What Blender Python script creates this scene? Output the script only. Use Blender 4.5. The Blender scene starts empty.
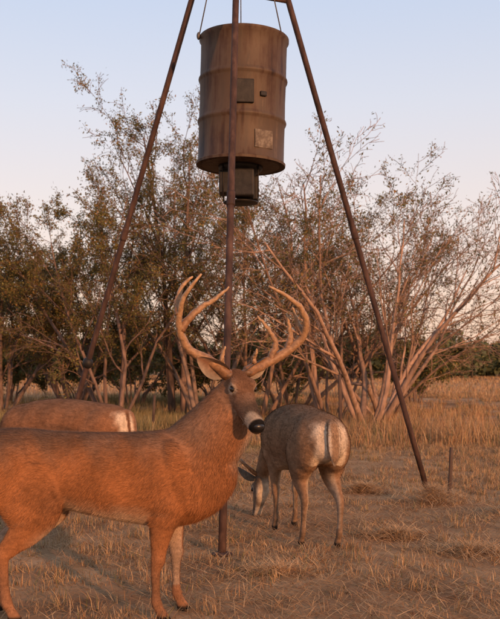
import bpy, math, random
import numpy as np
from mathutils import Vector, Matrix
random.seed(7); rng=np.random.default_rng(7)
S=bpy.context.scene
S.view_settings.view_transform='Standard'; S.view_settings.look='None'
S.view_settings.exposure=0

# ------------------------------------------------------------ materials
def new_mat(name):
    m=bpy.data.materials.new(name); m.use_nodes=True
    nt=m.node_tree; b=nt.nodes['Principled BSDF']; return m,nt,b
def attr_mat(name,rough=.8,transl=0.0,noise=0.35,nscale=40,bump=0.0,spec=.2,sheen=0.0,stretch=(1,1,1),big=0):
    m,nt,b=new_mat(name)
    a=nt.nodes.new('ShaderNodeAttribute'); a.attribute_name='Col'
    tc=nt.nodes.new('ShaderNodeTexCoord'); mp=nt.nodes.new('ShaderNodeMapping')
    mp.inputs['Scale'].default_value=stretch
    n=nt.nodes.new('ShaderNodeTexNoise'); n.inputs['Scale'].default_value=nscale; n.inputs['Detail'].default_value=5
    nt.links.new(tc.outputs['Object'],mp.inputs[0]); nt.links.new(mp.outputs[0],n.inputs['Vector'])
    mr=nt.nodes.new('ShaderNodeMapRange'); mr.inputs['From Min'].default_value=.3; mr.inputs['From Max'].default_value=.7
    mr.inputs['To Min'].default_value=1-noise; mr.inputs['To Max'].default_value=1+noise
    nt.links.new(n.outputs['Fac'],mr.inputs['Value'])
    fac=mr.outputs[0]
    if big:
        n2=nt.nodes.new('ShaderNodeTexNoise'); n2.inputs['Scale'].default_value=7; n2.inputs['Detail'].default_value=3
        nt.links.new(tc.outputs['Object'],n2.inputs['Vector'])
        m2=nt.nodes.new('ShaderNodeMapRange'); m2.inputs['From Min'].default_value=.3; m2.inputs['From Max'].default_value=.7
        m2.inputs['To Min'].default_value=1-big; m2.inputs['To Max'].default_value=1+big
        nt.links.new(n2.outputs['Fac'],m2.inputs['Value'])
        mm=nt.nodes.new('ShaderNodeMath'); mm.operation='MULTIPLY'; nt.links.new(fac,mm.inputs[0]); nt.links.new(m2.outputs[0],mm.inputs[1]); fac=mm.outputs[0]
    mx=nt.nodes.new('ShaderNodeVectorMath'); mx.operation='SCALE'
    nt.links.new(a.outputs['Color'],mx.inputs[0]); nt.links.new(fac,mx.inputs['Scale'])
    nt.links.new(mx.outputs[0],b.inputs['Base Color'])
    b.inputs['Roughness'].default_value=rough; b.inputs['Specular IOR Level'].default_value=spec
    if sheen: b.inputs['Sheen Weight'].default_value=sheen; b.inputs['Sheen Roughness'].default_value=.5
    if bump:
        bp=nt.nodes.new('ShaderNodeBump'); bp.inputs['Strength'].default_value=bump; bp.inputs['Distance'].default_value=.01
        nt.links.new(n.outputs['Fac'],bp.inputs['Height']); nt.links.new(bp.outputs[0],b.inputs['Normal'])
    if transl:
        t=nt.nodes.new('ShaderNodeBsdfTranslucent'); ms=nt.nodes.new('ShaderNodeMixShader'); ms.inputs[0].default_value=transl
        nt.links.new(mx.outputs[0],t.inputs[0]); nt.links.new(b.outputs[0],ms.inputs[1]); nt.links.new(t.outputs[0],ms.inputs[2])
        nt.links.new(ms.outputs[0],nt.nodes['Material Output'].inputs['Surface'])
    return m
def ramp_mat(name,stops,scale=8,detail=8,rough=.8,bump=.3,metal=0,stretch=(1,1,1),dist=.01,spec=.3,streak=0,patchy=0):
    m,nt,b=new_mat(name)
    tc=nt.nodes.new('ShaderNodeTexCoord'); mp=nt.nodes.new('ShaderNodeMapping'); mp.inputs['Scale'].default_value=stretch
    n=nt.nodes.new('ShaderNodeTexNoise'); n.inputs['Scale'].default_value=scale; n.inputs['Detail'].default_value=detail; n.inputs['Roughness'].default_value=.65
    nt.links.new(tc.outputs['Object'],mp.inputs[0]); nt.links.new(mp.outputs[0],n.inputs['Vector'])
    r=nt.nodes.new('ShaderNodeValToRGB')
    el=r.color_ramp.elements
    while len(el)<len(stops): el.new(.5)
    for e,(p,c) in zip(el,stops): e.position=p; e.color=(*c,1)
    fac=n.outputs['Fac']
    if streak or patchy:
        mp2=nt.nodes.new('ShaderNodeMapping'); mp2.inputs['Scale'].default_value=(1,1,.06) if streak else (1,1,1); nt.links.new(tc.outputs['Object'],mp2.inputs[0])
        n2=nt.nodes.new('ShaderNodeTexNoise'); n2.inputs['Scale'].default_value=22 if streak else .55; n2.inputs['Detail'].default_value=5; nt.links.new(mp2.outputs[0],n2.inputs['Vector'])
        mxx=nt.nodes.new('ShaderNodeMix'); mxx.data_type='FLOAT'; mxx.inputs[0].default_value=streak or patchy
        nt.links.new(fac,mxx.inputs[2]); nt.links.new(n2.outputs['Fac'],mxx.inputs[3]); fac=mxx.outputs[0]
    nt.links.new(fac,r.inputs[0]); nt.links.new(r.outputs[0],b.inputs['Base Color'])
    bp=nt.nodes.new('ShaderNodeBump'); bp.inputs['Strength'].default_value=bump; bp.inputs['Distance'].default_value=dist
    nt.links.new(n.outputs['Fac'],bp.inputs['Height']); nt.links.new(bp.outputs[0],b.inputs['Normal'])
    b.inputs['Roughness'].default_value=rough; b.inputs['Metallic'].default_value=metal; b.inputs['Specular IOR Level'].default_value=spec
    return m
M_fur=attr_mat('deer_fur',.9,0,.25,55,.3,.03,0,stretch=(.5,1,1),big=.24)
M_hair=attr_mat('deer_hair',.8,0,.2,120,0,.06,big=.24)
M_grass=attr_mat('dry_grass',.7,.25,.2,3,0,.15)
M_leaf=attr_mat('leaf',.6,.35,.25,2,0,.2)
M_bark=attr_mat('bark',.9,0,.4,14,.5,.1,stretch=(1,1,.3))
M_antler=attr_mat('antler_bone',.5,0,.3,60,.5,.35)
M_rust=ramp_mat('rusty_pipe',[(.3,(.030,.018,.016)),(.5,(.062,.034,.028)),(.7,(.115,.066,.05))],18,8,.75,.4,.2,stretch=(1,1,.35))
M_barrel=ramp_mat('weathered_drum_paint',[(.36,(.024,.013,.009)),(.45,(.060,.031,.018)),(.52,(.088,.056,.035)),(.60,(.075,.050,.033)),(.68,(.14,.09,.055))],5,12,.6,.35,.1,stretch=(1,1,.45),streak=.45)
M_dark=ramp_mat('dark_steel',[(.3,(.010,.009,.009)),(.7,(.028,.024,.022))],20,5,.55,.2,.3)
M_label=ramp_mat('faded_label',[(.35,(.075,.052,.038)),(.5,(.13,.10,.075)),(.65,(.22,.18,.14))],22,6,.7,.1)
M_wire=ramp_mat('wire',[(.3,(.08,.07,.065)),(.7,(.16,.14,.12))],20,5,.5,.1,.6)
M_wood=ramp_mat('weathered_wood',[(.3,(.05,.03,.025)),(.7,(.12,.08,.06))],25,6,.9,.5,stretch=(1,1,.2))
M_eye,_,b=new_mat('eye_black'); b.inputs['Base Color'].default_value=(.008,.006,.005,1); b.inputs['Roughness'].default_value=.08
M_nose,_,b=new_mat('nose_black'); b.inputs['Base Color'].default_value=(.012,.011,.012,1); b.inputs['Roughness'].default_value=.38

# ------------------------------------------------------------ mesh accumulator
class Acc:
    def __init__(s): s.v=[];s.t=[];s.c=[];s.m=[];s.n=0
    def add(s,v,t,c=(.5,.5,.5),m=0):
        v=np.asarray(v,float).reshape(-1,3); t=np.asarray(t,int).reshape(-1,3)
        c=np.asarray(c,float)
        if c.ndim==1: c=np.tile(c,(len(v),1))
        s.v.append(v); s.t.append(t+s.n); s.c.append(c); s.m.append(np.full(len(t),m)); s.n+=len(v)
    def mesh(s,name,mats,smooth=True):
        v=np.concatenate(s.v);t=np.concatenate(s.t);c=np.concatenate(s.c);mi=np.concatenate(s.m)
        me=bpy.data.meshes.new(name)
        me.vertices.add(len(v)); me.vertices.foreach_set('co',v.ravel())
        me.loops.add(t.size); me.loops.foreach_set('vertex_index',t.ravel().astype(np.int32))
        me.polygons.add(len(t)); me.polygons.foreach_set('loop_start',np.arange(0,t.size,3,dtype=np.int32))
        me.polygons.foreach_set('material_index',mi.astype(np.int32))
        me.polygons.foreach_set('use_smooth',np.full(len(t),smooth))
        for m in mats: me.materials.append(m)
        me.update(calc_edges=True)
        a=me.color_attributes.new('Col','FLOAT_COLOR','POINT')
        a.data.foreach_set('color',np.hstack([c,np.ones((len(c),1))]).ravel())
        return me
    def obj(s,name,mats,parent=None,smooth=True):
        o=bpy.data.objects.new(name,s.mesh(name,mats,smooth)); S.collection.objects.link(o)
        if parent: o.parent=parent
        return o
def empty(name,loc=(0,0,0),rz=0,sc=1):
    e=bpy.data.objects.new(name,None); S.collection.objects.link(e); e.location=loc; e.rotation_euler=(0,0,rz); e.scale=(sc,)*3
    e.empty_display_size=.2; return e
def nrm(a): 
    a=np.asarray(a,float); return a/(np.linalg.norm(a,axis=-1,keepdims=True)+1e-12)
def ring_tris(nr,k,cap=True):
    i=np.arange(nr-1)[:,None]*k; j=np.arange(k)[None,:]; j2=(j+1)%k
    a=(i+j).ravel();b_=(i+j2).ravel();c=(i+k+j2).ravel();d=(i+k+j).ravel()
    t=np.concatenate([np.stack([a,b_,c],1),np.stack([a,c,d],1)])
    if cap:
        c0=nr*k;c1=nr*k+1;jj=np.arange(k);j2=(jj+1)%k
        t=np.concatenate([t,np.stack([np.full(k,c0),j2,jj],1),np.stack([np.full(k,c1),(nr-1)*k+jj,(nr-1)*k+j2],1)])
    return t
def tube(acc,P,R,k=6,c=(.1,.1,.1),m=0,lump=0):
    P=np.asarray(P,float);R=np.asarray(R,float)
    T=nrm(np.gradient(P,axis=0)); av=nrm(P[-1]-P[0]); ref=np.eye(3)[np.argmin(np.abs(av))]
    N=nrm(np.cross(T,ref));B=np.cross(T,N)
    a=np.arange(k)/k*2*np.pi
    RR=np.repeat(R[:,None],k,1)
    if lump: RR=RR*(1+rng.normal(0,lump,RR.shape))
    v=P[:,None,:]+RR[...,None]*(np.cos(a)[None,:,None]*N[:,None,:]+np.sin(a)[None,:,None]*B[:,None,:])
    v=np.concatenate([v.reshape(-1,3),P[:1],P[-1:]])
    acc.add(v,ring_tris(len(P),k),c,m)
def spline(P,n):
    P=np.asarray(P,float); t=np.linspace(0,len(P)-1,n); i=np.clip(t.astype(int),0,len(P)-2); f=(t-i)[:,None]
    Q=np.vstack([2*P[0]-P[1],P,2*P[-1]-P[-2]])
    p0,p1,p2,p3=Q[i],Q[i+1],Q[i+2],Q[i+3]
    return .5*((2*p1)+(-p0+p2)*f+(2*p0-5*p1+4*p2-p3)*f*f+(-p0+3*p1-3*p2+p3)*f**3)
def loft(acc,sec,lat=(0,1,0),k=24,sub=6,m=0):
    A=spline(np.asarray(sec,float),(len(sec)-1)*sub+1); P=A[:,:3]; rl=np.maximum(A[:,3],.002); rh=np.maximum(A[:,4],.002)
    T=nrm(np.gradient(P,axis=0)); lat=nrm(np.tile(np.asarray(lat,float),(len(P),1)))
    U=nrm(np.cross(T,lat)); L=nrm(np.cross(U,T))
    a=np.arange(k)/k*2*np.pi
    v=P[:,None,:]+rl[:,None,None]*np.cos(a)[None,:,None]*L[:,None,:]+rh[:,None,None]*np.sin(a)[None,:,None]*U[:,None,:]
    v=np.concatenate([v.reshape(-1,3),P[:1],P[-1:]])
    acc.add(v,ring_tris(len(P),k),m=m)
def ellipsoid(acc,c,r,k=20,c_=(.5,.5,.5),m=0,rot=None):
    th=np.linspace(.05,math.pi-.05,k//2+2); a=np.arange(k)/k*2*np.pi
    v=np.stack([np.sin(th)[:,None]*np.cos(a),np.sin(th)[:,None]*np.sin(a),np.repeat(np.cos(th)[:,None],k,1)],-1).reshape(-1,3)
    v=np.concatenate([v,[[0,0,1]],[[0,0,-1]]])*np.asarray(r)
    if rot is not None: v=v@np.asarray(rot).T
    acc.add(v+np.asarray(c),ring_tris(len(th),k)[:, ::-1],c_,m)
def sstep(a,b,x): t=np.clip((x-a)/(b-a),0,1); return t*t*(3-2*t)

# ------------------------------------------------------------ deer
def deer(name,loc,rz,sc,neck,poll,hdir,legs,antlers,base,voxel=.008,hair=60000,earsize=1.0,topline=None,tail=True,graze=False):
    root=empty(name,loc,rz,sc)
    a=Acc()
    top=topline or [
     (-.855,0,.68,.03,.05),(-.83,0,.67,.09,.11),(-.76,0,.652,.135,.145),(-.66,0,.636,.150,.162),(-.52,0,.626,.138,.160),
     (-.36,0,.608,.148,.173),(-.18,0,.590,.166,.192),(-.02,0,.585,.160,.205),(.09,0,.603,.140,.192),(.17,0,.622,.112,.155),(.235,0,.635,.07,.095),(.26,0,.64,.025,.03)]
    if graze: top=[(-.855,0,.66,.03,.05),(-.83,0,.655,.09,.11),(-.76,0,.642,.135,.145),(-.66,0,.634,.152,.162),(-.52,0,.634,.158,.176),
     (-.36,0,.628,.168,.198),(-.18,0,.612,.172,.210),(-.02,0,.592,.162,.208),(.09,0,.60,.140,.182),(.17,0,.602,.112,.15),(.235,0,.60,.07,.095),(.26,0,.60,.025,.03)]
    loft(a,top)
    loft(a,neck)
    hf=nrm(hdir); side=nrm(np.cross([0,0,1],hf)); up=np.cross(hf,side); poll=np.asarray(poll,float)
    H=lambda u,v,w: poll+hf*u+side*v+up*w
    hs=[(-.045,.02,.02,-.03),(-.03,.042,.045,-.035),(.01,.052,.058,-.035),(.055,.054,.061,-.038),(.095,.051,.060,-.046),(.135,.044,.054,-.052),(.18,.038,.047,-.057),
        (.225,.035,.041,-.059),(.262,.036,.036,-.060),(.285,.030,.029,-.062),(.297,.014,.014,-.062)]
    loft(a,[(*H(u,0,w),rl,rh) for u,rl,rh,w in hs],lat=side)
    R3=np.stack([hf,side,up],1)
    for s in (-1,1):
        ellipsoid(a,H(.068,s*.043,.006),(.032,.018,.014),12,rot=R3)
        ellipsoid(a,H(.07,s*.032,-.072),(.055,.022,.032),12,rot=R3)
        cs=math.cos(.35); sn=math.sin(.35)
        if graze: ellipsoid(a,(.02,s*.085,.57),(.080,.070,.155))
        else: ellipsoid(a,(.035,s*.090,.60),(.080,.074,.165),rot=[[cs,0,-sn],[0,1,0],[sn,0,cs]])
        ellipsoid(a,(-.03,s*.10,.50),(.085,.058,.07))
        ellipsoid(a,(-.655,s*.085,.595),(.150,.090,.165))
        ellipsoid(a,(-.60,s*.097,.50),(.115,.072,.125))
    if not graze: ellipsoid(a,(.03,0,.735),(.16,.06,.065))
    F=lambda x,y,xo:[(x+.03,y*.9,.64,.06,.11),(x+.01,y,.54,.065,.10),(x-.02+xo*.2,y,.45,.052,.075),(x-.025+xo*.5,y,.37,.039,.050),(x-.02+xo*.8,y,.285,.027,.033),
         (x-.018+xo*.9,y,.255,.029,.033),(x-.022+xo,y,.215,.020,.023),(x-.022+xo,y,.13,.016,.019),(x-.02+xo,y,.085,.020,.024),(x-.008+xo,y,.055,.018,.021),(x+.004+xo,y,.03,.021,.026),(x+.012+xo,y,.004,.022,.034)]
    B=lambda x,y,xo:[(x+.02,y*.85,.64,.08,.14),(x+.04,y,.54,.082,.135),(x+.05,y,.46,.062,.112),(x+.015+xo*.3,y,.385,.046,.076),(x-.045+xo*.6,y,.32,.028,.047),(x-.085+xo*.8,y,.275,.024,.035),
         (x-.085+xo*.9,y,.235,.021,.029),(x-.075+xo,y,.15,.0165,.022),(x-.065+xo,y,.085,.02,.025),(x-.05+xo,y,.055,.018,.021),(x-.038+xo,y,.03,.021,.026),(x-.028+xo,y,.004,.022,.034)]
    fx,bx=.0,-.62
    (n1,f1,n2,f2)=legs
    loft(a,F(fx,-.085,n1),k=14); loft(a,F(fx,.085,f1),k=14)
    loft(a,B(bx,-.095,n2),k=14); loft(a,B(bx,.095,f2),k=14)
    if tail: loft(a,[(-.82,0,.745,.02,.02),(-.865,0,.72,.035,.022),(-.885,0,.64,.044,.022),(-.89,0,.56,.034,.018),(-.887,0,.49,.006,.006)],k=12)
    raw=bpy.data.objects.new(name+'_raw',a.mesh('raw',[])); S.collection.objects.link(raw)
    rm=raw.modifiers.new('r','REMESH'); rm.mode='VOXEL'; rm.voxel_size=voxel
    sm=raw.modifiers.new('s','SMOOTH'); sm.factor=.5; sm.iterations=10
    dg=bpy.context.evaluated_depsgraph_get(); me=bpy.data.meshes.new_from_object(raw.evaluated_get(dg))
    bpy.data.objects.remove(raw)
    N=len(me.vertices); v=np.empty(N*3); me.vertices.foreach_get('co',v); v=v.reshape(-1,3)
    vn=np.empty(N*3); me.vertex_normals.foreach_get('vector',vn) ; vn=vn.reshape(-1,3)
    base=np.asarray(base); col=np.tile(base,(N,1))
    def mixc(mask,c): 
        nonlocal col; m_=np.clip(mask,0,1)[:,None]; col=col*(1-m_)+np.asarray(c)*m_
    white=np.array((.50,.41,.32)); dk=base*.55; gray=np.array([base.mean()*1.0,base.mean()*.84,base.mean()*.70])
    x,y,z=v.T
    hrel=v-poll; u=hrel@hf; hv=hrel@side; hw=hrel@up
    head=(np.linalg.norm(hrel-np.outer(np.clip(u,-.02,.3),hf),axis=1)<.11)&(u>-.05)
    body=1-head
    jit=.02*np.sin(x*31+y*17)+.015*np.sin(x*67+z*41)
    mixc(sstep(.62,.82,z+jit)*body*(.35 if graze else .65)*sstep(.25,.05,x),gray*.85)
    mixc(body*sstep(.05,.2,x)*sstep(.6,.9,z)*.35,gray)
    mixc(sstep(-.25,-.95,vn[:,2])*sstep(.56,.42,z+jit)*sstep(.28,.38,z)*sstep(.04,-.10,x)*sstep(-.70,-.54,x)*body*.7,white)
    if not graze: mixc(sstep(.55,.9,vn[:,0])*(x>.17)*sstep(.58,.72,z)*body*.55,white*.9)  # pale throat strip: sunlit neck front painted into the coat colour
    inner=sstep(.2,.7,-vn[:,1]*np.sign(y))*sstep(.5,.4,z)*(z>.12)*(x<.1)*body
    mixc(inner*.5,white)
    mixc(sstep(.34,.15,z)*body*.35,gray*.8)
    mixc(sstep(.125,.085,np.abs(y)+jit*.5)*sstep(-.2,-.6,vn[:,0])*(x<-.76)*sstep(.76,.70,z)*sstep(.40,.48,z)*.9,white*1.15)
    mixc((x<-.868)*sstep(.030,.018,np.abs(y))*(z>.50)*sstep(-.5,-.8,vn[:,0])*.9,base*.95)
    mixc(np.exp(-((x+.47)**2+(z-.50)**2)/.006)*body*.25,gray*.6)  # flank crease: shade of the hollow painted into the coat colour
    mixc(sstep(.035,.02,z),(.02,.017,.015))
    hd=head.astype(float)
    mixc(hd*.6,gray*.75)
    mixc(hd*sstep(-.08,-.10,hw)*sstep(.16,.10,u)*.8*(vn@up<.1),white)
    mixc(hd*sstep(.05,.02,np.abs(hv))*sstep(-.03,.0,hw)*(u<.13)*.5,dk*.7)
    mixc(hd*sstep(.13,.20,u)*sstep(-.07,-.03,hw)*.75,gray*.3)
    band=.226+.018*np.sin(hv*60)
    mixc(hd*sstep(band,band+.02,u)*sstep(.272,.262,u)*.5,white)
    mixc(hd*sstep(.15,.2,u)*sstep(-.075,-.085,hw)*.85,white)
    for s in (-1,1):
        e=np.linalg.norm(np.stack([(u-.082)*.8,(hv-s*.056),hw+.014],1),axis=1)
        mixc(hd*sstep(.031,.017,e)*.6,white)
        e=np.linalg.norm(np.stack([(u-.108)*.6,(hv-s*.05),hw+.028],1),axis=1)
        mixc(hd*sstep(.014,.006,e)*.7,dk*.3)
    mixc(hd*sstep(.260,.268,u)*sstep(-.082,-.07,hw),(.012,.011,.011))
    # mouth line
    mixc(hd*sstep(.004,.0015,np.abs(hw+.080-.06*(.28-u)))*(u>.19)*.8,(.02,.015,.012))
    tp=poll+hf*.02-up*.13
    mixc(sstep(.090,.05,np.linalg.norm((v-tp)*np.array([1,1,.9]),axis=1))*(vn@up<.2)*.85,white)
    at=me.color_attributes.new('Col','FLOAT_COLOR','POINT')
    at.data.foreach_set('color',np.hstack([col,np.ones((N,1))]).ravel())
    me.materials.clear(); me.materials.append(M_fur)
    me.polygons.foreach_set('use_smooth',np.ones(len(me.polygons),bool))
    bo=bpy.data.objects.new('body',me); S.collection.objects.link(bo); bo.parent=root
    me.calc_loop_triangles(); nt_=len(me.loop_triangles); tr=np.empty(nt_*3,np.int32); me.loop_triangles.foreach_get('vertices',tr); tr=tr.reshape(-1,3)
    A_,B_,C_=v[tr[:,0]],v[tr[:,1]],v[tr[:,2]]; ar=np.linalg.norm(np.cross(B_-A_,C_-A_),axis=1)
    ix=rng.choice(nt_,hair,p=ar/ar.sum()); r1=np.sqrt(rng.random(hair))[:,None]; r2=rng.random(hair)[:,None]
    p=(1-r1)*A_[ix]+r1*(1-r2)*B_[ix]+r1*r2*C_[ix]; n=nrm(vn[tr[ix,0]]); cc=col[tr[ix,0]]
    ok=(p[:,2]>.05)
    uu=(p-poll)@hf; ishead=(np.linalg.norm(p-poll-np.outer(np.clip(uu,-.02,.3),hf),axis=1)<.10)&(uu>-.03); ok&=~(ishead&(uu>.26))
    flow=np.tile([-.8,0,-.5],(hair,1)); flow[ishead]=-hf
    nk=(p[:,0]>.08)&~ishead; flow[nk]=[-.5,0,-.9] if not graze else [-.9,0,.5]
    lg=p[:,2]<.4; flow[lg]=[-.1,0,-1]
    wv=.35*np.sin(p[:,0]*23+p[:,2]*11); flow[:,2]+=wv
    fl=flow-n*np.sum(flow*n,1)[:,None]; fl=nrm(fl)+rng.normal(0,.2,(hair,3)); d=nrm(nrm(fl)+n*(.08 if graze else .15))
    L=np.where(ishead|lg,.009,.014 if graze else .022)*rng.uniform(.6,1.3,hair)
    w=nrm(np.cross(d,n))*.0011
    V=np.stack([p-w-n*.001,p+w-n*.001,p+d*L[:,None]],1)[ok]; cc=(cc*rng.uniform(.7,1.3,(hair,1)))[ok]
    k=len(V); ha=Acc(); ha.add(V.reshape(-1,3),np.arange(k*3),np.repeat(cc,3,0)); ha.obj('coat_hair',[M_hair],root,False)
    e=Acc()
    for s in (-1,1): ellipsoid(e,H(.084,s*.0525,-.014),(.0155,.0085,.0125),16,rot=R3)
    e.obj('eyes',[M_eye],root)
    e=Acc(); ellipsoid(e,H(.282,0,-.050),(.016,.024,.015),16,rot=R3); e.obj('nose',[M_nose],root)
    e=Acc()
    for s in (-1,1):
        bs=H(-.005,s*.042,-.005); ax=nrm(side*s*1.0+up*(.48 if s<0 else .2)-hf*(.10 if s<0 else .55)); fr=nrm(hf-ax*np.dot(hf,ax)); wd=nrm(np.cross(ax,fr))
        nu,nw=14,9; g=np.linspace(0,1,nu); q=np.linspace(-1,1,nw)
        prof=.045*earsize*np.sin(np.pi*np.clip(g*.86+.12,0,1))**.75; prof[-1]=.003
        for lay,cc in ((0,gray*.9),(1,white*.5)):
            P=bs+ax*(g*.165*earsize)[:,None,None]+wd*(prof[:,None]*q[None,:])[...,None]+fr*((prof[:,None]*.75*(q[None,:]**2)) -.012+ .004*lay*(1-q[None,:]**2))[...,None]
            idx=np.arange(nu*nw).reshape(nu,nw)
            a0=idx[:-1,:-1].ravel();b0=idx[:-1,1:].ravel();c0=idx[1:,1:].ravel();d0=idx[1:,:-1].ravel()
            cm=np.tile(cc,(nu*nw,1)); 
            if lay==1:
                cen=(1-np.abs(np.tile(q,(nu,1)).ravel()))[:,None]*.8; cm=cm*(1-cen)+np.array([.22,.10,.06])*cen
            e.add(P.reshape(-1,3),np.concatenate([np.stack([a0,b0,c0],1),np.stack([a0,c0,d0],1)]),cm)
    e.obj('ears',[M_fur],root)
    if antlers:
        e=Acc()
        for pts,r0,r1 in antlers:
            n_=22; P=spline(pts,n_); t=np.linspace(0,1,n_); R=r0*(1-t)**.75+r1
            cc=np.outer(1-t,[.20,.10,.05])+np.outer(t,[.40,.25,.14]); P=P+rng.normal(0,.0014,P.shape)
            cv=np.concatenate([np.repeat(cc,10,0),cc[:1],cc[-1:]]); tube(e,P,R,10,cv,lump=.06)
        for pts,r0,r1 in antlers:
            if r0>.0165: ellipsoid(e,pts[0],(.028,.028,.018),12,(.15,.085,.05))
        e.obj('antlers',[M_antler],root)
    return root

bn=[(.0,0,.60,.13,.15),(.07,0,.665,.124,.160),(.138,0,.735,.112,.152),(.192,0,.805,.098,.138),(.228,-.005,.872,.084,.122),(.247,-.014,.935,.068,.096),(.255,-.025,.985,.05,.06)]
ant=[([(.224,-.045,1.02),(.19,-.06,1.052),(.139,-.08,1.084),(.068,-.10,1.126),(.034,-.13,1.189),(.03,-.17,1.261),(.055,-.21,1.337),(.125,-.24,1.421)],.022,.004),
     ([(.036,-.135,1.20),(.07,-.13,1.255),(.12,-.12,1.298),(.175,-.11,1.335),(.230,-.10,1.385)],.015,.003),
     ([(.030,-.17,1.262),(.022,-.15,1.32),(.040,-.14,1.38),(.085,-.14,1.425)],.013,.003),
     ([(.205,-.055,1.045),(.20,-.075,1.085),(.215,-.09,1.14)],.012,.003),
     ([(.305,.01,1.03),(.345,.03,1.055),(.392,.06,1.075),(.477,.09,1.122),(.54,.09,1.177),(.557,.05,1.244),(.5275,0,1.303),(.468,-.05,1.354),(.392,-.09,1.388)],.023,.004),
     ([(.477,.09,1.122),(.492,.10,1.19),(.477,.09,1.286)],.015,.003),
     ([(.40,.062,1.08),(.426,.06,1.155),(.392,.045,1.219),(.35,.03,1.27)],.0135,.003),
     ([(.545,.085,1.19),(.52,.09,1.25),(.50,.07,1.31)],.012,.003),
     ([(.335,.02,1.05),(.335,0,1.09),(.345,-.03,1.13)],.011,.003)]
deer('whitetail_buck',(-.317,3.8,0),0,1.0,bn,(.262,-.03,1.025),(.095,-.185,-.155),(-.05,.02,.0,-.10),ant,(.26,.108,.045),voxel=.007,hair=170000)
gn=[(.0,0,.60,.11,.14),(.12,0,.60,.095,.13),(.22,0,.55,.078,.105),(.32,.01,.46,.062,.08),(.40,.02,.36,.052,.064),(.45,.03,.28,.045,.052)]
ga=[([(.43,.06,.30),(.40,.14,.36),(.42,.20,.42),(.50,.22,.46),(.57,.19,.45)],.012,.003),
    ([(.42,.20,.42),(.40,.21,.49)],.008,.003),([(.49,.22,.455),(.50,.22,.53)],.008,.003),
    ([(.43,.0,.30),(.40,-.08,.36),(.42,-.14,.42),(.50,-.16,.46),(.57,-.13,.45)],.012,.003),
    ([(.42,-.14,.42),(.40,-.15,.49)],.008,.003),([(.49,-.16,.455),(.50,-.16,.53)],.008,.003)]
deer('whitetail_buck',(.23,5.92,0),math.radians(106),1.0,gn,(.46,.03,.27),(.35,.02,-.62),(.06,-.05,-.04,.06),ga,(.21,.125,.075),voxel=.009,hair=110000,graze=True)
deer('whitetail_doe',(-1.64,6.75,0),math.radians(156),1.0,gn,(.46,.03,.27),(.35,.0,-.62),(.05,-.06,-.03,.08),None,(.22,.105,.055),voxel=.010,hair=80000,graze=True)

# ------------------------------------------------------------ feeder
feeder=empty('deer_feeder',(0,0,0))
apex=np.array([-.075,6.75,5.08])
def pipe(name,p,q,r,mat,k=14,n=8,parent=feeder,bend=0):
    a=Acc(); p=np.array(p,float);q=np.array(q,float); t=np.linspace(0,1,n)[:,None]; P=p+(q-p)*t
    if bend: P=P+np.array([0,0,-bend])*np.sin(t*np.pi)
    tube(a,P,np.full(n,r),k); return a.obj(name,[mat],parent)
feet=[(-.157,5.05,0),(1.495,7.56,0),(-1.70,7.70,0)]
for i,f in enumerate(feet):
    f=np.array(f); d=nrm(apex-f)
    pipe(f'leg_{i+1}',f-d*.05,apex+d*.1,.023,M_rust)
    mid=f+(apex-f)*.42
    pipe(f'coupling_{i+1}',mid-d*.05,mid+d*.05,.028,M_rust)
    a=Acc(); ellipsoid(a,(*f[:2],.008),(.06,.06,.010),16); a.obj(f'foot_plate_{i+1}',[M_rust],feeder)
lg=lambda i,t: np.array(feet[i])+(apex-np.array(feet[i]))*t
zt=.763
pipe('brace_1',lg(1,zt),lg(2,zt+.025),.016,M_rust); pipe('brace_2',lg(0,zt+.03),lg(1,zt+.03),.014,M_rust); pipe('brace_3',lg(0,zt+.03),lg(2,zt+.03),.014,M_rust)
a=Acc(); ellipsoid(a,apex,(.10,.10,.08),16); a.obj('apex_collar',[M_rust],feeder)
a=Acc(); c=lg(2,.215); ellipsoid(a,c,(.045,.045,.05),14); a.obj('clamp',[M_dark],feeder)
bx,by,z0,z1,R=-.07,6.75,2.56,3.51,.322
prof=[(.0,-.0),(R*.9,.0),(R*.93,.02),(R*.97,.015),(R+.012,.0),(R+.014,.018),(R,.03)]
def hoop(z): return [(R,z-.03),(R+.004,z-.02),(R+.010,z-.008),(R+.012,z),(R+.010,z+.008),(R+.004,z+.02),(R,z+.03)]
H_=z1-z0
for z in (.18,.20,.215): prof.append((R-.001,z))
prof+=hoop(.34*H_); prof+=[(R-.002,.5*H_)]; prof+=hoop(.67*H_); prof+=[(R-.001,.85*H_),(R,H_-.04),(R+.014,H_-.02),(R+.014,H_),(R-.01,H_),(R-.012,H_-.02),(0,H_-.02)]
k=72; an=np.arange(k)/k*2*np.pi
pr=np.array(prof); V=np.stack([pr[:,0,None]*np.cos(an),pr[:,0,None]*np.sin(an),np.repeat(pr[:,1,None],k,1)],-1)
dent=1-.018*np.exp(-((an-4.2)**2)/.05)[None,:]*np.exp(-((pr[:,1]-.55)**2)/.05)[:,None]-.016*np.exp(-((an-5.3)**2)/.08)[None,:]*np.exp(-((pr[:,1]-.25)**2)/.03)[:,None]
V[...,0]*=dent;V[...,1]*=dent
V=np.concatenate([V.reshape(-1,3),[[0,0,0]],[[0,0,H_-.02]]])
a=Acc(); a.add(V,ring_tris(len(pr),k)); dr=a.obj('drum',[M_barrel],feeder); dr.location=(bx,by,z0); dr.rotation_euler=(math.radians(0),math.radians(1.6),0)
md=dr.modifiers.new('es','EDGE_SPLIT'); md.split_angle=math.radians(50)
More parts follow.
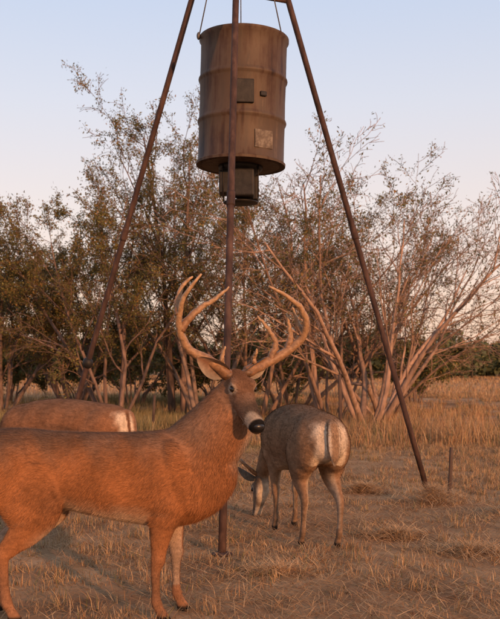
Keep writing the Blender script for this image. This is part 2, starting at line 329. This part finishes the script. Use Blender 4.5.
def box(name,c,s,mat,parent,bev=.006,rot=(0,0,0)):
    bpy.ops.mesh.primitive_cube_add(size=1); o=bpy.context.object; o.name=name; o.data.name=name; o.scale=s; bpy.ops.object.transform_apply(location=False,rotation=False,scale=True)
    o.location=c; o.rotation_euler=rot; o.parent=parent; o.data.materials.append(mat)
    m=o.modifiers.new('b','BEVEL'); m.width=bev; m.segments=2; return o
th=math.radians(276); box('hatch',(bx+math.cos(th)*(R+.004),by+math.sin(th)*(R+.004),3.03),(.13,.03,.17),M_dark,feeder,rot=(0,0,th+math.pi/2))
th=math.radians(302); box('label',(bx+math.cos(th)*(R-.002),by+math.sin(th)*(R-.002),2.70),(.15,.006,.13),M_label,feeder,.002,rot=(0,0,th+math.pi/2))
th=math.radians(300); box('latch',(bx+math.cos(th)*(R+.006),by+math.sin(th)*(R+.006),3.02),(.05,.03,.035),M_dark,feeder,rot=(0,0,th+math.pi/2))
a=Acc(); P=[(bx,by,z0+.01),(bx,by,z0-.03),(bx,by,z0-.09),(bx,by,z0-.14)]; tube(a,P,[.17,.16,.07,.06],28); a.obj('funnel',[M_dark],feeder)
box('timer_box',(-.045,6.63,2.41),(.15,.12,.20),M_dark,feeder,.012)
box('battery_box',(-.175,6.72,2.43),(.11,.14,.17),M_dark,feeder,.01)
box('motor_housing',(-.02,6.80,2.40),(.16,.15,.18),M_dark,feeder,.01)
a=Acc(); tube(a,[(bx,by,2.30),(bx,by,2.295),(bx,by,2.285),(bx,by,2.28)],[.05,.13,.13,.05],28); a.obj('spinner_plate',[M_dark],feeder)
for i,(sx,sy) in enumerate([(-.13,-.10),(.13,-.10),(.13,.10),(-.13,.10)]): pipe(f'cage_rod_{i}',(bx+sx,by+sy,z0+.02),(bx+sx,by+sy,2.31),.006,M_dark,6,3)
for i,a_ in enumerate((195,-15,90)):
    t=math.radians(a_); pipe(f'hanger_cable_{i}',(bx+math.cos(t)*R,by+math.sin(t)*R,z1-.02),apex+np.array([0,0,-.05]),.0045,M_wire,6,4)
    a=Acc(); ellipsoid(a,(bx+math.cos(t)*R,by+math.sin(t)*R,z1),(.015,.015,.03),10); a.obj(f'eye_bolt_{i}',[M_wire],feeder)

def stake(name,x,y,h,r,lean):
    a=Acc(); n=7; t=np.linspace(0,1,n); P=np.stack([x+lean*t,np.full(n,y),-.05+(h+.05)*t],1); tube(a,P,r*(1.1-.25*t),8,lump=.06); return a.obj(name,[M_wood])
stake('wooden_stake',1.625,7.35,.40,.016,.02)
stake('wooden_stake',1.42,14,.95,.03,-.03)
stake('wooden_stake',-1.62,15,.6,.025,.03)

# ------------------------------------------------------------ ground
def gz(x,y):
    far=sstep(9,25,np.hypot(x,y)); return .012*np.sin(x*2.3+1)*np.sin(y*1.9)+far*(.10*np.sin(x*.21+.6)*np.cos(y*.17))
g=np.sinh(np.linspace(-6.2,6.2,181)); g=g/g.max()*900; X,Y=np.meshgrid(g,g+6,indexing='ij')
Z=gz(X,Y); n=len(g); idx=np.arange(n*n).reshape(n,n)
a0=idx[:-1,:-1].ravel();b0=idx[1:,:-1].ravel();c0=idx[1:,1:].ravel();d0=idx[:-1,1:].ravel()
a=Acc(); a.add(np.stack([X,Y,Z],-1).reshape(-1,3),np.concatenate([np.stack([a0,b0,c0],1),np.stack([a0,c0,d0],1)]))
M_ground=ramp_mat('dry_ground',[(.33,(.15,.082,.045)),(.45,(.28,.165,.09)),(.55,(.38,.235,.13)),(.68,(.46,.31,.185))],1.8,12,.95,.6,dist=.03,spec=.05,patchy=.35)
a.obj('ground',[M_ground])

# ------------------------------------------------------------ grass
def blades(acc,p,h,w,tilt,az,col,curve=.5):
    n=len(p); d=np.stack([np.cos(az),np.sin(az),np.zeros(n)],1); up=np.array([0,0,1.])
    s=rng.random(n)*2*np.pi; sd=np.stack([np.cos(s),np.sin(s),np.zeros(n)],1)
    sd=np.where((rng.random(n)<.5)[:,None],sd,nrm(np.cross(d,up)))*w[:,None]
    t2=np.clip(tilt+curve*.5,0,1.5); m=p+h[:,None]*.5*(np.sin(tilt)[:,None]*d+np.cos(tilt)[:,None]*up)
    e=m+h[:,None]*.5*(np.sin(t2)[:,None]*d+np.cos(t2)[:,None]*up)
    V=np.stack([p-sd,p+sd,m+sd*.7,m-sd*.7,e],1); b_=np.arange(n)[:,None]*5
    T=np.concatenate([b_+[0,1,2],b_+[0,2,3],b_+[3,2,4]])
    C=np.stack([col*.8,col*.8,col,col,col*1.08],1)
    acc.add(V.reshape(-1,3),T,C.reshape(-1,3))
pal=np.array([(.48,.30,.155),(.41,.235,.12),(.54,.37,.21),(.26,.135,.075),(.19,.17,.07),(.36,.20,.10)])
def gcol(n,pr): return pal[rng.choice(len(pal),n,p=pr)]*rng.uniform(.75,1.15,(n,1))
def wedge(n,y0,y1,half=.36,pad=1.2,pw=1.0):
    y=y0+(y1-y0)*rng.random(n)**pw; x=(rng.random(n)*2-1)*(half*y+pad); return x,y
def patch(x,y,f,seed):
    return .5+.25*(np.sin(x*f+seed)+np.sin(y*f*1.3+seed*2.1)*np.cos(x*f*.6-seed))+.12*np.sin(x*f*2.7+y*f*2.1+seed)
acc=Acc(); n=230000; x,y=wedge(n,2.2,14,pw=.8); k=rng.random(n)<np.clip(patch(x,y,2.2,1.3)*1.2,.3,1); x,y=x[k],y[k]; n=len(x)
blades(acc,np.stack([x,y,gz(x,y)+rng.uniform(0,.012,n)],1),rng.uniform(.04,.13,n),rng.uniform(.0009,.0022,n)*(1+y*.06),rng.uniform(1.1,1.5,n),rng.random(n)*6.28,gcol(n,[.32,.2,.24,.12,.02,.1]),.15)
nt=9000; tx,ty=wedge(nt,2.4,14,pw=.7); kk=rng.random(nt)<np.clip(patch(tx,ty,1.4,4.)*1.3-.15,.08,1); tx,ty=tx[kk],ty[kk]; nt=len(tx)
bpt=22; x=np.repeat(tx,bpt)+rng.normal(0,.035,nt*bpt); y=np.repeat(ty,bpt)+rng.normal(0,.035,nt*bpt); n=len(x)
th_=np.repeat(rng.uniform(.4,1.2,nt),bpt)*(.7+.05*y)
gc=gcol(n,[.3,.22,.2,.08,.12,.08]); gp=np.clip(patch(x,y,.7,9.)*1.4-.5,0,.6)*sstep(5,10,y); gc=gc*(1-gp[:,None])+np.array([.19,.19,.08])*gp[:,None]
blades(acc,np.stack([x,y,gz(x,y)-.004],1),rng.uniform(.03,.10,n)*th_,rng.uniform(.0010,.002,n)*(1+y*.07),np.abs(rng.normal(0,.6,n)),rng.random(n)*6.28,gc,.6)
acc.obj('straw_grass',[M_grass],None,False)
acc=Acc()
for cx,cy,cr,ch in [(1.42,7.0,.26,.13),(.95,7.6,.2,.07),(1.9,6.4,.25,.06),(-.55,6.9,.2,.06),(.9,5.6,.22,.03),(.15,4.6,.2,.02),(1.25,5.1,.3,.03)]:
    n=1700; r=np.abs(rng.normal(0,.5,n))*cr; t=rng.random(n)*6.28; x=cx+r*np.cos(t)*1.4; y=cy+r*np.sin(t); z=rng.random(n)*ch*np.exp(-(r/cr)**2)
    blades(acc,np.stack([x,y,z],1),rng.uniform(.05,.16,n),rng.uniform(.0013,.0026,n),rng.uniform(1.0,1.6,n),rng.random(n)*6.28,gcol(n,[.4,.15,.41,.0,.0,.04])*1.2,.3)
acc.obj('hay_clump',[M_grass],None,False)
acc=Acc()
nt=9500; tx,ty=wedge(nt,12.0,34,half=.36,pad=3,pw=1.25)
kk=rng.random(nt)<np.clip(patch(tx,ty,.55,2.)*1.7-.25,.10,1)*np.where(ty<14,.55,1); tx,ty=tx[kk],ty[kk]; nt=len(tx)
bpt=24; x=np.repeat(tx,bpt)+rng.normal(0,.10,nt*bpt); y=np.repeat(ty,bpt)+rng.normal(0,.10,nt*bpt); n=len(x)
hh=np.repeat(rng.uniform(.35,1.15,nt)*np.clip(patch(tx,ty,.8,5.)+.4,.35,1.25),bpt)*np.where(y>15.5,.55,.9)
gc=gcol(n,[.3,.26,.14,.1,.12,.08]); gp=np.clip(patch(x,y,.5,3.)*1.4-.4,0,.6)*(x<1.5); gc=gc*(1-gp[:,None])+np.array([.17,.17,.07])*gp[:,None]
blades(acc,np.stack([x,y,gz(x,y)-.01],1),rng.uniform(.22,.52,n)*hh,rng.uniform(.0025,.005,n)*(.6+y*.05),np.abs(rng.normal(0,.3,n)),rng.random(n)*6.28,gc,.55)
acc.obj('tall_dry_grass',[M_grass],None,False)
acc=Acc(); n=60000; x,y=wedge(n,30,120,half=.42,pad=3,pw=1.1)
blades(acc,np.stack([x,y,gz(x,y)-.01],1),rng.uniform(.1,.28,n),rng.uniform(.01,.03,n)*(y/50),np.abs(rng.normal(0,.35,n)),rng.random(n)*6.28,gcol(n,[.32,.28,.2,.08,.06,.06]),.5)
acc.obj('field_grass',[M_grass],None,False)

# ------------------------------------------------------------ trees
def leaf_quads(acc,p,size,asp,col,m,droop=.3):
    n=len(p); d=nrm(rng.normal(0,1,(n,3))+np.array([0,0,-droop])); s=nrm(np.cross(d,rng.normal(0,1,(n,3))))
    L=size[:,None]*d; W=s*size[:,None]*asp
    V=np.stack([p,p+L*.5+W,p+L,p+L*.5-W],1); b_=np.arange(n)[:,None]*4
    acc.add(V.reshape(-1,3),np.concatenate([b_+[0,1,2],b_+[0,2,3]]),np.repeat(col,4,0),m)
def rotv(d,ang,az):
    d=nrm(d); r=np.array([0,0,1.]) if abs(d[2])<.9 else np.array([1.,0,0]); a_=nrm(np.cross(d,r)); b_=np.cross(d,a_)
    return nrm(d*math.cos(ang)+(a_*math.cos(az)+b_*math.sin(az))*math.sin(ang))
def tree(name,x,y,H,stems,spread,lean=(0,0),leaf=18,seed=0,kids=(8,6,5),leafc=(.15,.13,.043),rbase=.06,barkc=(.17,.115,.095),lsize=.062,az_bias=None,twig=.0042,wig0=.09):
    R_=random.Random(seed); acc=Acc(); tips=[]; H=H*.80
    def grow(p,d,L,r,lev):
        ns=(9,6,4,3)[lev]; pts=[p.copy()]; dd=d.copy(); rr=[r]
        for i in range(ns):
            wig=(wig0,.13,.18,.2)[lev]
            dd=nrm(dd+np.array([R_.gauss(0,wig),R_.gauss(0,wig),R_.gauss(0,wig)+(.03,.03,.02,-.0)[lev]]))
            p=p+dd*L/ns
            if p[2]<.25: p[2]=.25+R_.random()*.1; dd[2]=abs(dd[2])
            pts.append(p.copy()); rr.append(max(r*(1-.8*(i+1)/ns),twig))
        c=np.array(barkc)*R_.uniform(.7,1.3)
        tube(acc,pts,rr,(7,5,4,3)[lev],c,0,.05 if lev==0 else 0)
        if lev>=2: tips.append((pts,lev))
        if lev==3: return
        nk=kids[lev]
        for j in range(nk):
            t=(.22 if lev==0 else .12)+(.78 if lev==0 else .85)*(j+R_.random())/nk; t=min(t,.99); f=t*ns; i=int(f); q=pts[i]+(pts[i+1]-pts[i])*(f-i)
            dl=nrm(pts[min(i+1,ns)]-pts[max(i-1,0)])
            nd=rotv(dl,math.radians(R_.uniform(18,52)),R_.random()*6.28)
            grow(q,nd,L*R_.uniform(.36,.6)*(1-.35*t),max(rr[i]*R_.uniform(.4,.62),twig),lev+1)
    for s in range(stems):
        az=R_.random()*6.28 if az_bias is None else R_.gauss(az_bias,.8); az=az if az_bias is not None else (s+R_.uniform(-.3,.3))/stems*6.28
        an=math.radians(R_.uniform(*spread))
        d=nrm(np.array([math.cos(az)*math.sin(an)+lean[0],math.sin(az)*math.sin(an)+lean[1],math.cos(an)]))
        L=H*R_.uniform(.72,1.0)
        grow(np.array([x+math.cos(az)*.18,y+math.sin(az)*.18,-.15]),d,L,rbase*R_.uniform(.6,1.15),0)
    if leaf:
        P=[];C=[]
        for pts,lev in tips:
            if lev==2 and R_.random()<.4: continue
            hz=pts[-1][2]/H; cl=.5+.5*math.sin(pts[-1][0]*2.1+seed)*math.sin(pts[-1][2]*2.4+seed*2)
            nn=int(leaf*R_.uniform(.0,1.9)*(.6+.5*hz)*(.35+1.2*cl))
            pts=np.array(pts)
            if nn<=0: continue
            t=rng.random(nn)*(len(pts)-1); i=np.minimum(t.astype(int),len(pts)-2); q=pts[i]+(pts[i+1]-pts[i])*(t-i)[:,None]
            P.append(q+rng.normal(0,.05,q.shape)); C.append(np.full(nn,R_.uniform(.7,1.3)))
        P=np.concatenate(P); n=len(P); col=np.array(leafc)*rng.uniform(.6,1.4,(n,1)); yl=rng.random(n)<.24; col[yl]=np.array([.24,.14,.05])*rng.uniform(.7,1.3,(yl.sum(),1)); col*=np.concatenate(C)[:,None]
        leaf_quads(acc,P,rng.uniform(.5,1.3,n)*lsize,.2,col,1)
    return acc.obj(name,[M_bark,M_leaf])
T='mesquite_tree'
tree(T,-5.7,20.5,5.5,7,(8,45),leaf=30,seed=1)
tree(T,-4.3,22,5.9,7,(8,42),leaf=28,seed=2)
tree(T,-2.9,19,6.4,6,(5,35),leaf=28,seed=21)
tree(T,-1.65,20.5,9.4,3,(1,6),(.0,0),leaf=20,seed=42,rbase=.08,wig0=.035)
tree(T,-1.0,19.5,6.4,6,(10,45),leaf=20,seed=14,rbase=.06,barkc=(.2,.14,.11))
tree(T,.2,20,6.9,6,(10,42),leaf=13,seed=23,rbase=.06,barkc=(.24,.155,.115))
tree(T,1.0,21,7.2,6,(8,40),leaf=11,seed=5,barkc=(.24,.16,.12))
tree(T,1.7,19,6.9,7,(10,45),(.05,0),leaf=7,seed=6,barkc=(.27,.175,.13))
tree(T,2.3,17.2,6.4,9,(20,62),(.30,0),leaf=4,seed=8,rbase=.075,barkc=(.29,.19,.14),kids=(8,6,5))
tree(T,3.0,20,5.6,6,(15,55),(.15,0),leaf=4,seed=9,barkc=(.27,.18,.135))
tree(T,-8.5,24,5.9,6,(8,40),leaf=28,seed=10)
Sx='mesquite_shrub'
for i,(sx,sy,sh) in enumerate([(-7,26,2.8),(-5,27,2.6),(-3.2,25,2.8),(-1.0,26,2.4),(.9,25,2.2),(4.9,27,2.1)]):
    tree(Sx,sx,sy,sh,7,(15,65),leaf=24,seed=30+i,kids=(6,5,3),leafc=(.125,.13,.045),rbase=.035,lsize=.10)
def treeline(name,spec,size,seed,colr):
    acc=Acc()
    for (x0,x1,y0,y1,h,num) in spec:
        for i in range(num):
            cx=random.uniform(x0,x1);cy=random.uniform(y0,y1);hh=h*random.uniform(.55,1.2);w=hh*random.uniform(.6,1.0)
            nb=7
            for b__ in range(nb):
                bx_=cx+random.gauss(0,w*.45);by_=cy+random.gauss(0,w*.4);bz=hh*random.uniform(.3,.8);br=hh*random.uniform(.18,.32)
                n=200; q=nrm(rng.normal(0,1,(n,3)))*(br*rng.uniform(.5,1.15,n))[:,None]+np.array([bx_,by_,bz]); q[:,2]=np.abs(q[:,2])
                col=np.array(colr)*rng.uniform(.6,1.4,(n,1))*random.uniform(.75,1.25)
                leaf_quads(acc,q,rng.uniform(.6,1.4,n)*size,.4,col,0,0)
            tube(acc,[(cx,cy,-.1),(cx+.1,cy,hh*.4),(cx-.1,cy,hh*.7)],[.15,.1,.05],5,(.1,.08,.06),1)
    return acc.obj(name,[M_leaf,M_bark])
treeline('distant_trees',[(-45,24,75,100,4.0,60),(14,50,95,110,3.6,30),(-60,60,130,150,4.5,60)],.45,1,(.125,.135,.065))

# ------------------------------------------------------------ light, sky, camera
sd=nrm([.5,-.86,0]); el=math.radians(13)
dirv=Vector((sd[0]*math.cos(el),sd[1]*math.cos(el),math.sin(el)))
L=bpy.data.lights.new('sun','SUN'); L.energy=4.2; L.angle=math.radians(1.0); L.color=(1,.47,.20)
lo=bpy.data.objects.new('sun',L); S.collection.objects.link(lo); lo.rotation_euler=dirv.to_track_quat('Z','Y').to_euler(); lo.location=(5,-8,6)
w=bpy.data.worlds.new('World'); S.world=w; w.use_nodes=True; nt=w.node_tree; bg=nt.nodes['Background']
sky=nt.nodes.new('ShaderNodeTexSky'); sky.sky_type='NISHITA'; sky.sun_disc=False; sky.sun_elevation=el; sky.sun_rotation=math.atan2(sd[0],sd[1]); sky.air_density=1.0; sky.dust_density=1.5; sky.ozone_density=1.0
tc=nt.nodes.new('ShaderNodeTexCoord'); sx=nt.nodes.new('ShaderNodeSeparateXYZ'); nt.links.new(tc.outputs['Generated'],sx.inputs[0])
rp=nt.nodes.new('ShaderNodeValToRGB'); er=rp.color_ramp.elements
st=[(0,(.90,.56,.40)),(.07,(.98,.68,.53)),(.16,(.92,.76,.70)),(.28,(.76,.75,.82)),(.42,(.56,.66,.86)),(1,(.30,.32,.38))]
while len(er)<len(st): er.new(.5)
for e,(p,c) in zip(er,st): e.position=p; e.color=(*c,1)
nt.links.new(sx.outputs['Z'],rp.inputs[0])
sc_=nt.nodes.new('ShaderNodeVectorMath'); sc_.operation='SCALE'; sc_.inputs['Scale'].default_value=7.3; nt.links.new(rp.outputs[0],sc_.inputs[0])
mx=nt.nodes.new('ShaderNodeMix'); mx.data_type='RGBA'; mx.inputs[0].default_value=.82
nt.links.new(sky.outputs[0],mx.inputs[6]); nt.links.new(sc_.outputs[0],mx.inputs[7]); nt.links.new(mx.outputs[2],bg.inputs[0]); bg.inputs[1].default_value=.15
cam=bpy.data.cameras.new('camera'); co=bpy.data.objects.new('camera',cam); S.collection.objects.link(co); S.camera=co
co.location=(0,0,1.05); co.rotation_euler=(math.radians(90),0,0)
cam.sensor_fit='HORIZONTAL'; cam.sensor_width=36; cam.lens=64.8; cam.shift_y=.117; cam.clip_end=3000; cam.clip_start=.05
cam.dof.use_dof=True; cam.dof.focus_distance=4.8; cam.dof.aperture_fstop=9
